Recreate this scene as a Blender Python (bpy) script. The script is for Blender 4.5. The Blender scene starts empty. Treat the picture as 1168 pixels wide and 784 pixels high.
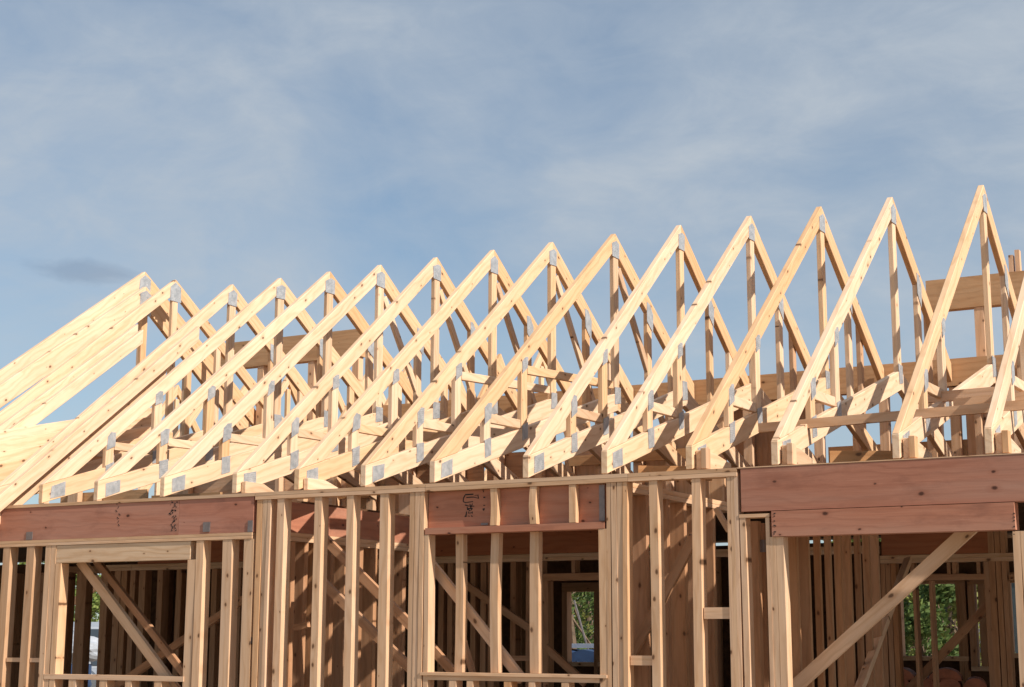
import bpy, bmesh, math, random
from mathutils import Vector, Matrix

random.seed(7)
scene = bpy.context.scene
COL = scene.collection
R = math.radians

# ------------------------------------------------------------------ camera
CAM_Z = 1.6
F_PX, TILT, YAW, ROLL = 1779.06, R(10.642), R(28.890), R(0.1568)
FWD = Vector((-math.sin(YAW) * math.cos(TILT), math.cos(YAW) * math.cos(TILT), math.sin(TILT)))
RGT0 = Vector((math.cos(YAW), math.sin(YAW), 0))
UP0 = RGT0.cross(FWD)
RGT = RGT0 * math.cos(ROLL) + UP0 * math.sin(ROLL)
UPV = -RGT0 * math.sin(ROLL) + UP0 * math.cos(ROLL)
cam_data = bpy.data.cameras.new('camera')
cam = bpy.data.objects.new('camera', cam_data)
COL.objects.link(cam)
m = Matrix.Identity(4)
for i in range(3):
    m[i][0], m[i][1], m[i][2] = RGT[i], UPV[i], -FWD[i]
m[2][3] = CAM_Z
cam.matrix_world = m
cam_data.sensor_fit = 'HORIZONTAL'
cam_data.sensor_width = 36.0
cam_data.lens = F_PX / 1168 * 36
cam_data.clip_start = 0.1
cam_data.clip_end = 6000
scene.camera = cam


def at(x, y, Y):
    """the point that a sight line of the survey photo meets on the plane of depth Y"""
    r = FWD + RGT * ((x - 584) / F_PX) - UPV * ((y - 392) / F_PX)
    k = Y / r.y
    return Vector((r.x * k, Y, CAM_Z + r.z * k))


def on_x(x, y, X):
    r = FWD + RGT * ((x - 584) / F_PX) - UPV * ((y - 392) / F_PX)
    k = X / r.x
    return Vector((X, r.y * k, CAM_Z + r.z * k))


# ------------------------------------------------------------------ materials
def new_mat(name):
    mt = bpy.data.materials.new(name)
    mt.use_nodes = True
    nt = mt.node_tree
    nt.nodes.clear()
    out = nt.nodes.new('ShaderNodeOutputMaterial')
    b = nt.nodes.new('ShaderNodeBsdfPrincipled')
    nt.links.new(b.outputs[0], out.inputs[0])
    return mt, nt, b


class NB:
    def __init__(s, nt):
        s.nt = nt

    def n(s, t, **kw):
        nd = s.nt.nodes.new(t)
        for k, v in kw.items():
            setattr(nd, k, v)
        return nd

    def link(s, a, b):
        s.nt.links.new(a, b)

    def math(s, op, a, b=None, c=None):
        nd = s.n('ShaderNodeMath', operation=op)
        for i, v in enumerate((a, b, c)):
            if v is None:
                continue
            if isinstance(v, (int, float)):
                nd.inputs[i].default_value = v
            else:
                s.link(v, nd.inputs[i])
        return nd.outputs[0]

    def ramp(s, fac, stops, interp='LINEAR'):
        nd = s.n('ShaderNodeValToRGB')
        cr = nd.color_ramp
        cr.interpolation = interp
        while len(cr.elements) < len(stops):
            cr.elements.new(0.5)
        for e, (p, c) in zip(cr.elements, stops):
            e.position = p
            e.color = (*c, 1) if len(c) == 3 else c
        s.link(fac, nd.inputs[0])
        return nd.outputs[0]

    def mix(s, fac, a, b, mode='MIX'):
        nd = s.n('ShaderNodeMix', data_type='RGBA', blend_type=mode)
        for i, v in ((0, fac), (6, a), (7, b)):
            if isinstance(v, (int, float)):
                nd.inputs[i].default_value = v
            elif isinstance(v, tuple):
                nd.inputs[i].default_value = (*v, 1)
            else:
                s.link(v, nd.inputs[i])
        return nd.outputs[2]

    def noise(s, vec, scale, detail=3, rough=0.55, dist=0.0):
        nd = s.n('ShaderNodeTexNoise')
        nd.inputs['Scale'].default_value = scale
        nd.inputs['Detail'].default_value = detail
        nd.inputs['Roughness'].default_value = rough
        nd.inputs['Distortion'].default_value = dist
        if vec is not None:
            s.link(vec, nd.inputs['Vector'])
        return nd.outputs[0]

    def scaled(s, vec, sc):
        nd = s.n('ShaderNodeVectorMath', operation='MULTIPLY')
        s.link(vec, nd.inputs[0])
        nd.inputs[1].default_value = sc
        return nd.outputs[0]

    def bump(s, h, strength, dist=0.01):
        nd = s.n('ShaderNodeBump')
        nd.inputs['Strength'].default_value = strength
        nd.inputs['Distance'].default_value = dist
        s.link(h, nd.inputs['Height'])
        return nd.outputs[0]


def wood_mat(name, light, dark, grey, grey_amt=0.25, knots=0.55, stain=0.0, rough=0.72, knot_col=(0.10, 0.045, 0.02)):
    mt, nt, b = new_mat(name)
    q = NB(nt)
    at_ = q.n('ShaderNodeAttribute', attribute_name='grain')
    g = at_.outputs['Vector']
    tint = q.n('ShaderNodeAttribute', attribute_name='tint').outputs['Fac']
    # long streaks of the growth rings
    warp = q.noise(q.scaled(g, (1.3, 5, 5)), 1.0, 3)
    sx = q.n('ShaderNodeSeparateXYZ')
    q.link(g, sx.inputs[0])
    across = q.math('ADD', q.math('MULTIPLY', sx.outputs[1], 95.0), q.math('MULTIPLY', sx.outputs[2], 70.0))
    ph = q.math('ADD', across, q.math('MULTIPLY', warp, 26.0))
    rings = q.math('ADD', q.math('MULTIPLY', q.math('SINE', ph), 0.5), 0.5)
    rings = q.math('POWER', rings, 2.2)
    fine = q.noise(q.scaled(g, (3.0, 120, 120)), 1.0, 3, 0.6)
    broad = q.noise(q.scaled(g, (0.9, 3.5, 3.5)), 1.0, 3)
    f = q.math('ADD', q.math('MULTIPLY', rings, 0.20), q.math('ADD', q.math('MULTIPLY', fine, 0.42), q.math('MULTIPLY', broad, 0.50)))
    base = q.ramp(f, [(0.22, light), (0.82, dark)])
    base = q.mix(q.math('MULTIPLY', q.ramp(q.noise(q.scaled(g, (0.7, 7, 7)), 1.0, 4), [(0.42, (0, 0, 0)), (0.75, (1, 1, 1))]), grey_amt), base, grey)
    # one board is paler or redder than the next
    base = q.mix(1.0, base, q.ramp(tint, [(0.0, (0.76, 0.70, 0.64)), (0.3, (0.94, 0.92, 0.88)), (0.6, (1.05, 1.03, 1.02)), (0.8, (1.0, 0.93, 0.82)), (1.0, (0.90, 0.74, 0.56))]), 'MULTIPLY')
    # knots that go through the board
    cv = q.n('ShaderNodeCombineXYZ')
    wob = q.noise(q.scaled(g, (22, 22, 22)), 1.0, 2)
    q.link(q.math('ADD', q.math('MULTIPLY', sx.outputs[0], 3.4), q.math('MULTIPLY', wob, 0.05)), cv.inputs[0])
    q.link(q.math('ADD', q.math('MULTIPLY', sx.outputs[1], 5.6), q.math('MULTIPLY', wob, 0.08)), cv.inputs[1])
    vor = q.n('ShaderNodeTexVoronoi', voronoi_dimensions='2D')
    vor.inputs['Scale'].default_value = 1.0
    q.link(cv.outputs[0], vor.inputs['Vector'])
    sc = q.n('ShaderNodeSeparateColor')
    q.link(vor.outputs['Color'], sc.inputs[0])
    size = q.math('ADD', q.math('MULTIPLY', sc.outputs[1], 0.07), 0.02)
    ratio = q.math('DIVIDE', vor.outputs['Distance'], size)
    has = q.math('LESS_THAN', sc.outputs[0], knots)
    kmask = q.math('MULTIPLY', q.ramp(ratio, [(0.45, (1, 1, 1)), (1.0, (0, 0, 0))]), has)
    halo = q.math('MULTIPLY', q.ramp(q.math('MULTIPLY', ratio, 0.4), [(0.3, (1, 1, 1)), (1.0, (0, 0, 0))]), has)
    base = q.mix(q.math('MULTIPLY', halo, 0.34), base, (dark[0] * 0.8, dark[1] * 0.66, dark[2] * 0.55))
    base = q.mix(q.math('MULTIPLY', kmask, 0.88), base, knot_col)
    if stain:
        st = q.ramp(q.noise(q.scaled(g, (2.2, 4.5, 4.5)), 1.0, 5, 0.65), [(0.55, (0, 0, 0)), (0.70, (1, 1, 1))])
        base = q.mix(q.math('MULTIPLY', st, stain), base, (dark[0] * 0.45, dark[1] * 0.45, dark[2] * 0.5))
        sc2 = q.ramp(q.noise(q.scaled(g, (1.2, 60, 60)), 1.0, 4, 0.7), [(0.62, (0, 0, 0)), (0.72, (1, 1, 1))])
        base = q.mix(q.math('MULTIPLY', sc2, stain * 0.7), base, (min(1, light[0] * 1.5), light[1] * 1.8, light[2] * 1.9))
    q.link(base, b.inputs['Base Color'])
    b.inputs['Roughness'].default_value = rough
    b.inputs['Specular IOR Level'].default_value = 0.25
    hgt = q.math('ADD', q.math('MULTIPLY', fine, 0.6), q.math('MULTIPLY', rings, 0.35))
    q.link(q.bump(hgt, 0.28, 0.004), b.inputs['Normal'])
    return mt


M = {}
M['pine'] = wood_mat('pine_lumber', (0.83, 0.645, 0.47), (0.60, 0.385, 0.23), (0.66, 0.52, 0.41), 0.35, 0.9, stain=.08)
M['stud'] = wood_mat('stud_lumber', (0.76, 0.525, 0.35), (0.55, 0.325, 0.18), (0.60, 0.48, 0.39), 0.4, 0.75, stain=0.15)
M['inner'] = wood_mat('inner_shade_lumber', (0.53, 0.30, 0.17), (0.33, 0.165, 0.08), (0.43, 0.30, 0.22), 0.35, 0.8, stain=0.15)  # darker than the other lumber, stands in for the shade indoors
M['lvl'] = wood_mat('laminated_beam', (0.61, 0.385, 0.215), (0.45, 0.25, 0.12), (0.44, 0.33, 0.22), 0.2, 0.25, stain=0.25)
M['red'] = wood_mat('red_coated_lumber', (0.48, 0.22, 0.15), (0.35, 0.145, 0.095), (0.46, 0.28, 0.22), 0.6, 0.55, stain=0.34, knot_col=(0.05, 0.018, 0.012))
M['rust'] = wood_mat('orange_coated_lumber', (0.42, 0.155, 0.07), (0.31, 0.10, 0.042), (0.38, 0.2, 0.12), 0.3, 0.3, stain=0.2, knot_col=(0.06, 0.02, 0.012))


def flat_mat(name, col, rough=0.6, metal=0.0, var=0.25, scale=6.0, bump=0.1, spec=0.4):
    mt, nt, b = new_mat(name)
    q = NB(nt)
    tc = q.n('ShaderNodeTexCoord')
    nz = q.noise(tc.outputs['Object'], scale, 5, 0.6)
    c = q.ramp(nz, [(0.3, tuple(v * (1 - var) for v in col)), (0.7, tuple(min(1, v * (1 + var)) for v in col))])
    q.link(c, b.inputs['Base Color'])
    b.inputs['Roughness'].default_value = rough
    b.inputs['Metallic'].default_value = metal
    b.inputs['Specular IOR Level'].default_value = spec
    if bump:
        q.link(q.bump(q.noise(tc.outputs['Object'], scale * 8, 3), bump, 0.01), b.inputs['Normal'])
    return mt


def gusset_mat():
    mt, nt, b = new_mat('galvanised_plate')
    q = NB(nt)
    g = q.n('ShaderNodeAttribute', attribute_name='grain').outputs['Vector']
    vor = q.n('ShaderNodeTexVoronoi', voronoi_dimensions='3D')
    vor.inputs['Scale'].default_value = 62
    vor.inputs['Randomness'].default_value = 0.35
    q.link(g, vor.inputs['Vector'])
    holes = q.ramp(vor.outputs['Distance'], [(0.16, (1, 1, 1)), (0.30, (0, 0, 0))])
    sp = q.noise(g, 18, 4)
    c = q.ramp(sp, [(0.35, (0.34, 0.36, 0.38)), (0.65, (0.50, 0.51, 0.52))])
    c = q.mix(q.math('MULTIPLY', holes, 0.6), c, (0.20, 0.20, 0.21))
    q.link(c, b.inputs['Base Color'])
    b.inputs['Metallic'].default_value = 0.35
    b.inputs['Roughness'].default_value = 0.5
    q.link(q.bump(holes, 0.6, 0.003), b.inputs['Normal'])
    return mt


M['plate'] = gusset_mat()
M['strap'] = flat_mat('grey_strap', (0.23, 0.19, 0.18), 0.45, 0.4, 0.2, 20)
M['ink'] = flat_mat('black_ink', (0.018, 0.016, 0.016), 0.8, 0, 0.2, 20, 0)
M['paper'] = flat_mat('pale_paint_mark', (0.70, 0.66, 0.60), 0.8, 0, 0.15, 30, 0)


# ------------------------------------------------------------------ geometry helpers
def link(o, parent=None):
    COL.objects.link(o)
    if parent is not None:
        o.parent = parent
    return o


def tag(o, label=None, cat=None, group=None, kind=None):
    if label:
        o['label'] = label
    if cat:
        o['category'] = cat
    if group:
        o['group'] = group
    if kind:
        o['kind'] = kind
    return o


def thing(name, label, cat, loc=(0, 0, 0), rz=0.0, group=None):
    o = bpy.data.objects.new(name, None)
    o.empty_display_size = 0.2
    o.location = loc
    o.rotation_euler = (0, 0, rz)
    COL.objects.link(o)
    return tag(o, label, cat, group, 'thing')


def finish(name, bm, mat, parent, frame, tint=None, label=None):
    """write grain coordinates along the board and link the mesh"""
    o0, L, W, T = frame
    off = Vector((random.uniform(-40, 40), random.uniform(-40, 40), random.uniform(-40, 40)))
    me = bpy.data.meshes.new(name)
    bmesh.ops.recalc_face_normals(bm, faces=bm.faces[:])
    bm.to_mesh(me)
    bm.free()
    tv = random.random() if tint is None else tint
    gv, tvs = [], []
    for v in me.vertices:
        d = v.co - o0
        gv += [d.dot(L) + off.x, d.dot(W) + off.y, d.dot(T) + off.z]
        tvs.append(tv)
    me.attributes.new('grain', 'FLOAT_VECTOR', 'POINT').data.foreach_set('vector', gv)
    me.attributes.new('tint', 'FLOAT', 'POINT').data.foreach_set('value', tvs)
    me.materials.append(mat)
    ob = bpy.data.objects.new(name, me)
    link(ob, parent)
    if label:
        ob['label'] = label
    return ob


def bevel(bm, off):
    if off:
        bmesh.ops.bevel(bm, geom=bm.edges[:], offset=off, segments=1, affect='EDGES', clamp_overlap=True)


BEV = 0.004


def board(name, parent, p0, p1, w, t, wdir, mat, bev=BEV, tint=None, label=None, warp=0.0):
    """a straight board from p0 to p1, w wide along wdir and t thick"""
    p0, p1 = Vector(p0), Vector(p1)
    if parent is not None and not parent.parent:
        inv = parent_inverse(parent)
        p0, p1 = inv @ p0, inv @ p1
    L = (p1 - p0).normalized()
    W = Vector(wdir)
    W = (W - L * W.dot(L)).normalized()
    T = L.cross(W)
    bm = bmesh.new()
    n = 4 if warp else 1
    rings = []
    a, c = random.uniform(-warp, warp), random.uniform(-warp, warp)
    tw = random.uniform(-1, 1) * warp * 4
    for i in range(n + 1):
        s = i / n
        p = p0.lerp(p1, s) + (W * a + T * c) * math.sin(math.pi * s)
        ang = tw * (s - 0.5)
        W2 = W * math.cos(ang) + T * math.sin(ang)
        T2 = T * math.cos(ang) - W * math.sin(ang)
        rings.append([bm.verts.new(p + W2 * (w / 2) * sw + T2 * (t / 2) * st) for sw, st in ((-1, -1), (1, -1), (1, 1), (-1, 1))])
    for i in range(n):
        for k in range(4):
            bm.faces.new((rings[i][k], rings[i][(k + 1) % 4], rings[i + 1][(k + 1) % 4], rings[i + 1][k]))
    bm.faces.new(rings[0])
    bm.faces.new(rings[-1])
    if bev:
        ed = [e for e in bm.edges if len(e.link_faces) == 2 and e.calc_face_angle(0) > 0.6]
        bmesh.ops.bevel(bm, geom=ed, offset=bev, segments=1, affect='EDGES', clamp_overlap=True)
    return finish(name, bm, mat, parent, (p0, L, W, T), tint, label)


INV = {}


def parent_inverse(o):
    if o.name not in INV:
        INV[o.name] = (Matrix.Translation(o.location) @ Matrix.Rotation(o.rotation_euler.z, 4, 'Z')).inverted()
    return INV[o.name]


def box(name, parent, x0, x1, y0, y1, z0, z1, mat, bev=BEV, tint=None, label=None, warp=0.0):
    """an axis aligned board between world coordinates"""
    dx, dy, dz = x1 - x0, y1 - y0, z1 - z0
    cx, cy, cz = (x0 + x1) / 2, (y0 + y1) / 2, (z0 + z1) / 2
    if dz >= dx and dz >= dy:
        return board(name, parent, (cx, cy, z0), (cx, cy, z1), dx, dy, (1, 0, 0), mat, bev, tint, label, warp)
    if dx >= dy:
        return board(name, parent, (x0, cy, cz), (x1, cy, cz), dz, dy, (0, 0, 1), mat, bev, tint, label, warp)
    return board(name, parent, (cx, y0, cz), (cx, y1, cz), dz, dx, (0, 0, 1), mat, bev, tint, label, warp)


def prism_yz(name, parent, poly, x0, x1, mat, ldir=None, bev=BEV, tint=None):
    """a flat piece cut to the outline poly (y, z), as thick as x0..x1; local coordinates"""
    bm = bmesh.new()
    a = [bm.verts.new((x0, y, z)) for y, z in poly]
    c = [bm.verts.new((x1, y, z)) for y, z in poly]
    n = len(poly)
    bm.faces.new(a)
    bm.faces.new(c)
    for i in range(n):
        bm.faces.new((a[i], a[(i + 1) % n], c[(i + 1) % n], c[i]))
    bevel(bm, bev)
    L = Vector((0, *(ldir or (1, 0)))).normalized()
    T = Vector((1, 0, 0))
    W = T.cross(L)
    return finish(name, bm, mat, parent, (Vector((0, 0, 0)), L, W, T), tint)


# ------------------------------------------------------------------ roof trusses
PLATE_Z = 2.735
TH = 0.050
P_F, P_B, P_C = 0.787, 0.64, 0.30
RU = 3.18


def ft(u): return 0.165 + P_F * u              # top of the front rafter
def fb(u): return ft(u) - 0.16
def bt(u): return ft(RU) - P_B * (u - RU)      # top of the back rafter
def bb(u): return bt(u) - 0.185
def ct(u): return 0.165 + P_C * u if u <= 3.2 else 0.165 + P_C * 3.2 - P_C * (u - 3.2)
def cb(u): return ct(u) - 0.17


def strip(p, q, h):
    (u0, z0), (u1, z1) = p, q
    ln = math.hypot(u1 - u0, z1 - z0)
    nx, nz = -(z1 - z0) / ln * h / 2, (u1 - u0) / ln * h / 2
    return [(u0 - nx, z0 - nz), (u1 - nx, z1 - nz), (u1 + nx, z1 + nz), (u0 + nx, z0 + nz)]


def rect(u, z, w, h, sk=0.0):
    return [(u - w / 2, z - h / 2 - sk * w / 2), (u + w / 2, z - h / 2 + sk * w / 2),
            (u + w / 2, z + h / 2 + sk * w / 2), (u - w / 2, z + h / 2 - sk * w / 2)]


def tooth_plate(t, poly):
    poly = [(u + random.uniform(-.008, .008), z + random.uniform(-.008, .008)) for u, z in poly]
    prism_yz('gusset_plate', t, poly, 0.0006, 0.0045, M['plate'], (0, 1), 0)


def roof_truss(label, xh, xr, tall_stub=False, wedge=0, steep=True, wide=False, honey=.6):
    t = thing('roof_truss', label, 'truss', (xh, 10.0, PLATE_Z), -math.atan((xr - xh) / RU), 'roof trusses standing along the wall top')
    x0, x1 = -TH, 0.0
    a0, a1 = -TH + 0.003, -0.003
    W = M['pine']
    prism_yz('top_chord', t, [(0, ft(0) + 0.0015), (0.329, ct(0.329) + 0.0015), (RU - .001, fb(RU)), (RU - .001, ft(RU))], x0, x1, W, (1, P_F), tint=honey)
    prism_yz('top_chord', t, [(RU + .001, bb(RU)), (5.05, bb(5.05)), (5.05, bt(5.05)), (RU + .001, bt(RU))], x0, x1, W, (1, -P_B), tint=random.uniform(.84, 1))
    prism_yz('bottom_chord', t, [(0, 0.003), (3.199, cb(3.2)), (3.199, ct(3.2)), (0, ct(0))], x0, x1, W, (1, P_C), tint=random.uniform(.45, .9))
    prism_yz('bottom_chord', t, [(3.201, cb(3.2)), (5.02, cb(5.02)), (5.02, ct(5.02)), (3.201, ct(3.2))], x0, x1, W, (1, -P_C))

    def web(u0, u1, top):
        g = 0.0015
        prism_yz('web', t, [(u0, ct(u0) + g), (u1, ct(u1) + g), (u1, top(u1) - g), (u0, top(u0) - g)], a0, a1, W, (0, 1), tint=random.uniform(.45, 1))
    web(.735, .835, fb)
    web(1.345, 1.445, fb)
    g = .0015
    prism_yz('king_post', t, [(3.14, ct(3.14) + g), (3.2, ct(3.2) + g), (3.245, ct(3.245) + g), (3.245, bb(3.245) - g), (RU, fb(RU) - g), (3.14, fb(3.14) - g)], a0, a1, W, (0, 1))
    web(3.895, 3.995, bb)
    if tall_stub:
        prism_yz('web', t, [(4.44, ct(4.44)), (4.53, ct(4.53)), (4.53, bt(4.53) + .03), (4.44, bt(4.44) + .10)], x0 - .047, x0 - .002, M['stud'], (0, 1), tint=.1)
    else:
        web(4.46, 4.55, bb)
    # sloping webs
    b0, b1 = -TH + 0.006, -0.006
    prism_yz('web', t, strip((.845, ft(.845) - .235), (1.335, ct(1.335) + .04), .075), b0, b1, W, (1, -.2))
    if wide:
        prism_yz('web', t, strip((1.46, fb(1.46) - .07), (3.12, ct(3.12) + .09), .075), b0, b1, W, (1, -.05))
    if steep:
        prism_yz('web', t, strip((3.27, bb(3.27) - .09), (4.38, ct(4.38) + .06), .075), b0, b1, W, (1, -1))
    # toothed plates on the joints
    tooth_plate(t, rect(.17, ct(.17) - .088, .16, .115, P_C))
    tooth_plate(t, [(.735, fb(.735) - .045), (.838, fb(.838) - .07), (.84, fb(.84) + .05), (.79, fb(.79) + .09), (.737, fb(.737) + .08)])
    tooth_plate(t, rect(.785, ct(.785) - .05, .105, .15, P_C))
    tooth_plate(t, rect(1.395, ct(1.395) - .03, .10, .13, P_C))
    tooth_plate(t, [(1.345, fb(1.345) - .03), (1.445, fb(1.445) - .05), (1.445, fb(1.445) + .05), (1.40, fb(1.40) + .08), (1.35, fb(1.35) + .08)])
    tooth_plate(t, [(3.10, fb(3.10) - .02), (3.25, fb(3.16) - .06), (3.255, bt(3.255) - .045), (RU + .01, ft(RU) - .07), (3.10, ft(3.10) - .05)])
    tooth_plate(t, [(3.88, bb(3.88) - .10), (4.01, bb(4.01) - .12), (4.02, bb(4.02) + .08), (3.94, bb(3.94) + .12), (3.88, bb(3.88) + .09)])
    tooth_plate(t, [(3.13, ct(3.12) - .10), (3.255, ct(3.2) - .10), (3.255, ct(3.2) + .05), (3.13, ct(3.2) + .05)])
    if wedge:
        prism_yz('heel_block', t, [(.05, .004), (wedge, .004), (wedge, .05 + .05 * (wedge > .52)), (.3, .10 + .04 * (wedge > .52)), (.05, .10 + .04 * (wedge > .52))], .006, .05, W, (1, 0))
        if wedge > .55:
            prism_yz('heel_block', t, [(.02, .004), (.10, .004), (.10, .15), (.02, .15)], .052, .095, M['stud'], (0, 1))
    return t


HEEL = [(-17, 577), (48, 574), (111, 571), (187, 567.5), (270, 560), (341, 557), (417, 553), (496, 549.5), (603, 546), (693, 540), (790, 537), (888, 531), (1027, 525), (1133, 519)]
RIDGE = [(266, 329), (321, 320), (377, 312), (435, 304), (499, 296), (564, 287), (631, 278), (702, 268), (777, 258), (857, 246), (937, 235), (1018, 222), (1122, 209), None]
TRUSS_LABELS = [
    'leftmost evenly spaced roof truss, its heel past the left frame edge beside the girder rafter',
    'roof truss over the left red beam, second peak right of the tight bundle',
    'roof truss over the light wood window header, third peak right of the tight bundle',
    'roof truss over the dark stamped mark on the left red beam',
    'roof truss with its heel just left of the joint where the left red beam ends',
    'roof truss over the first open tall stud right of the left red beam',
    'roof truss over the middle of the open tall stud bay',
    'roof truss with its heel above the black inked header beam',
    'roof truss with its heel above the short cripple studs of the middle window',
    'roof truss with its heel over the thick corner post right of the middle window',
    'roof truss just left of the big plain red beam, stub post above its back rafter',
    'roof truss over the left end of the big plain red beam, second peak from right',
    'roof truss over the middle of the big plain red beam, tallest peak in view',
    'rightmost roof truss, its peak outside the frame and only the steep front rafter showing',
]
for i, (h, r) in enumerate(zip(HEEL, RIDGE)):
    xh = at(h[0], h[1], 10).x
    if i == 0:
        xh = -10.76
    xr = at(r[0], r[1], 13.18).x if r else xh - 0.02
    roof_truss(TRUSS_LABELS[i], xh, xr, tall_stub=i in (9, 10, 11), wedge={4: .45, 5: .5, 6: .0, 9: 0, 10: .62, 11: .56, 12: .66, 13: .66}.get(i, 0), steep=i in (3, 4, 5, 6, 7), wide=i in (6, 7), honey=(.55, .62, .6, .5, .66, .72, .8, .92, .55, .6, .95, .58, .84, .58)[i])


# the tight bundle of roof members at the far left
def slope_truss(label, X, ridge, foot, back, under=0.0, name='roof_truss', th=TH, h=.16):
    """ridge, foot, back: (Y, Z) points on the plane X"""
    t = thing(name, label, 'truss', (X, foot[0], PLATE_Z), 0, 'roof trusses bundled at the left end')
    y0, z0 = foot[0] - foot[0], foot[1] - PLATE_Z
    s = (ridge[1] - foot[1]) / (ridge[0] - foot[0])
    yr, zr = ridge[0] - foot[0], ridge[1] - PLATE_Z
    prism_yz('top_chord', t, [(0, z0 - h), (yr - .001, zr - h), (yr - .001, zr), (0, z0)], -th, 0, M['pine'], (1, s), tint=random.uniform(.4, .8))
    if back:
        sb = (back[1] - ridge[1]) / (back[0] - ridge[0])
        yb, zb = back[0] - foot[0], back[1] - PLATE_Z
        prism_yz('top_chord', t, [(yr + .001, zr - h), (yb, zb - h), (yb, zb), (yr + .001, zr)], -th, 0, M['pine'], (1, sb), tint=random.uniform(.7, 1))
        kp = [(yr - .04, .9), (yr + .05, .9), (yr + .05, zr - h + sb * .05 - .002), (yr - .04, zr - h - s * .04 - .002)]
        prism_yz('king_post', t, kp, -th + .003, -.003, M['pine'], (0, 1))
        tooth_plate(t, [(yr - .09, zr - h - .10), (yr + .09, zr - h - .10), (yr + .09, zr - .09), (yr, zr - .04), (yr - .09, zr - .10)])
        prism_yz('web', t, [(yr + .75, .8), (yr + .83, .8), (yr + .83, zr - h + sb * .83 - .002), (yr + .75, zr - h + sb * .75 - .002)], -th + .003, -.003, M['pine'], (0, 1))
    return t


def bchord(t, y0, z0, y1, z1, h=.18, dx=0.0):
    prism_yz('bottom_chord', t, [(y0, z0 - h), (y1, z1 - h), (y1, z1), (y0, z0)], dx - TH, dx, M['pine'], (y1 - y0, z1 - z0))


def foot_on(X, p, q, yfoot):
    """continue the line through two survey points on plane X down to depth yfoot"""
    a, b = on_x(*p, X), on_x(*q, X)
    s = (a.z - b.z) / (a.y - b.y)
    return (a.y, a.z), (yfoot, b.z + s * (yfoot - b.y))


rg, ft_ = foot_on(-11.6, (201, 319), (0, 472), 9.7)
tB = slope_truss('roof truss with the right-hand peak of the left bundle, just under the widest board', -11.6, rg, ft_, (rg[0] + 2.1, rg[1] - 1.35))
bchord(tB, .1, .16, 3.3, 1.12)
rg, ft_ = foot_on(-12.06, (166, 310), (0, 424), 9.4)
tA = slope_truss('outermost roof truss at the left, its long pale rafter topping the bundle', -12.06, rg, ft_, (rg[0] + 2.2, rg[1] - 1.4), h=.21)
bchord(tA, .1, .3, 3.3, 1.2)
rg, ft_ = foot_on(-11.85, (167, 327), (0, 440), 9.4)
tA2 = slope_truss('roof truss doubled tight below the outermost left rafter', -11.85, rg, ft_, (rg[0] + 1.9, rg[1] - 1.3), h=.24)
bchord(tA2, .1, .3, 3.3, 1.2)
for lab, X, p, q, pe in (
        ('square-ended hip rafter, upper one of the two below the left bundle', -11.42, (158, 370), (12, 478), 0),
        ('square-ended hip rafter, lowest of the left bundle, above the sky gap', -11.3, (164, 376), (24, 481), 0)):
    rg, ft_ = foot_on(X, p, q, 9.6)
    tC = slope_truss(lab, X, rg, ft_, None, name='hip_rafter', th=.05, h=.15)
    tC['category'] = 'rafter'
    tC['group'] = 'roof members bundled at the left end'
rg, ft_ = foot_on(-10.56, (228, 372), (130, 455), 9.7)
tF = slope_truss('girder rafter with a shaded lower ply, just below the leftmost evenly spaced truss', -10.56, rg, ft_, None, name='girder_rafter', th=.05, h=.16)
tF['category'] = 'rafter'
tF['group'] = 'roof members bundled at the left end'
prism_yz('inner_ply', tF, [(0.05, -.33 + ft_[1] - PLATE_Z), (rg[0] - ft_[0] - .35, -.30 + rg[1] - PLATE_Z - .33), (rg[0] - ft_[0] - .25, -.15 + rg[1] - PLATE_Z - .22), (0.05, -.13 + ft_[1] - PLATE_Z)], -.20, -.15, M['pine'], (1, .9), tint=.35)
# low boards that close the left eave
bl = thing('eave_board', 'wide pale boards stacked low at the far left edge of the roof', 'board', (-10.95, 9.9, PLATE_Z))
for dx, za, zb in ((0, .20, .96), (-.10, .30, 1.06), (-.2, .40, 1.15), (-.3, .49, 1.24)):
    prism_yz('board', bl, [(-.6, za - .26), (2.6, zb - .22), (2.6, zb), (-.6, za)], dx - .045, dx, M['pine'], (1, .28), tint=random.uniform(.5, .9))

# ------------------------------------------------------------------ long beams behind the trusses
b = thing('ridge_girder', 'long brown laminated beam running level behind all the trusses', 'beam', (-6, 15.1, 4.03))
xs = [at(470, 465, 15.1).x - .8, -5.2, -1.4]
box('beam_length', b, xs[0], xs[1] - .003, 15.07, 15.19, 3.985, 4.25, M['lvl'], tint=.35)
box('beam_length', b, xs[1] + .003, xs[2], 15.07, 15.19, 3.99, 4.255, M['lvl'], tint=.5)
for lab, pxs, ztop, zb in (('short brown laminated beam floating high behind the left trusses', (232, 411), 5.235, 4.90),
                           ('short brown laminated beam set high behind the two rightmost trusses', (1056, 1215), 5.085, 4.775)):
    xa, xb = at(pxs[0], 390 if pxs[0] < 500 else 330, 15.22).x, at(pxs[1], 390 if pxs[0] < 500 else 330, 15.22).x
    b = thing('high_beam', lab, 'beam', (xa, 15.25, zb), 0, 'high laminated beams')
    box('beam_length', b, xa, xb, 15.22, 15.34, zb, ztop, M['lvl'], tint=.45)
    for k, s in enumerate((.03, .38, .70, .97)):
        xc = xa + (xb - xa) * s
        box('post', b, xc - .045, xc + .045, 15.23, 15.33, 2.72, zb - .003, M['stud'], tint=.7)
st = thing('roof_post', 'two short upright posts rising over the high right beam', 'post', (at(1160, 300, 15.4).x, 15.4, 4.7))
for px_, top in ((1153.5, 292), (1160.5, 286)):
    c = at(px_, top, 15.42)
    box('post', st, c.x - .022, c.x + .022, 15.38, 15.46, 4.4, c.z, M['stud'], tint=.6)

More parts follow.
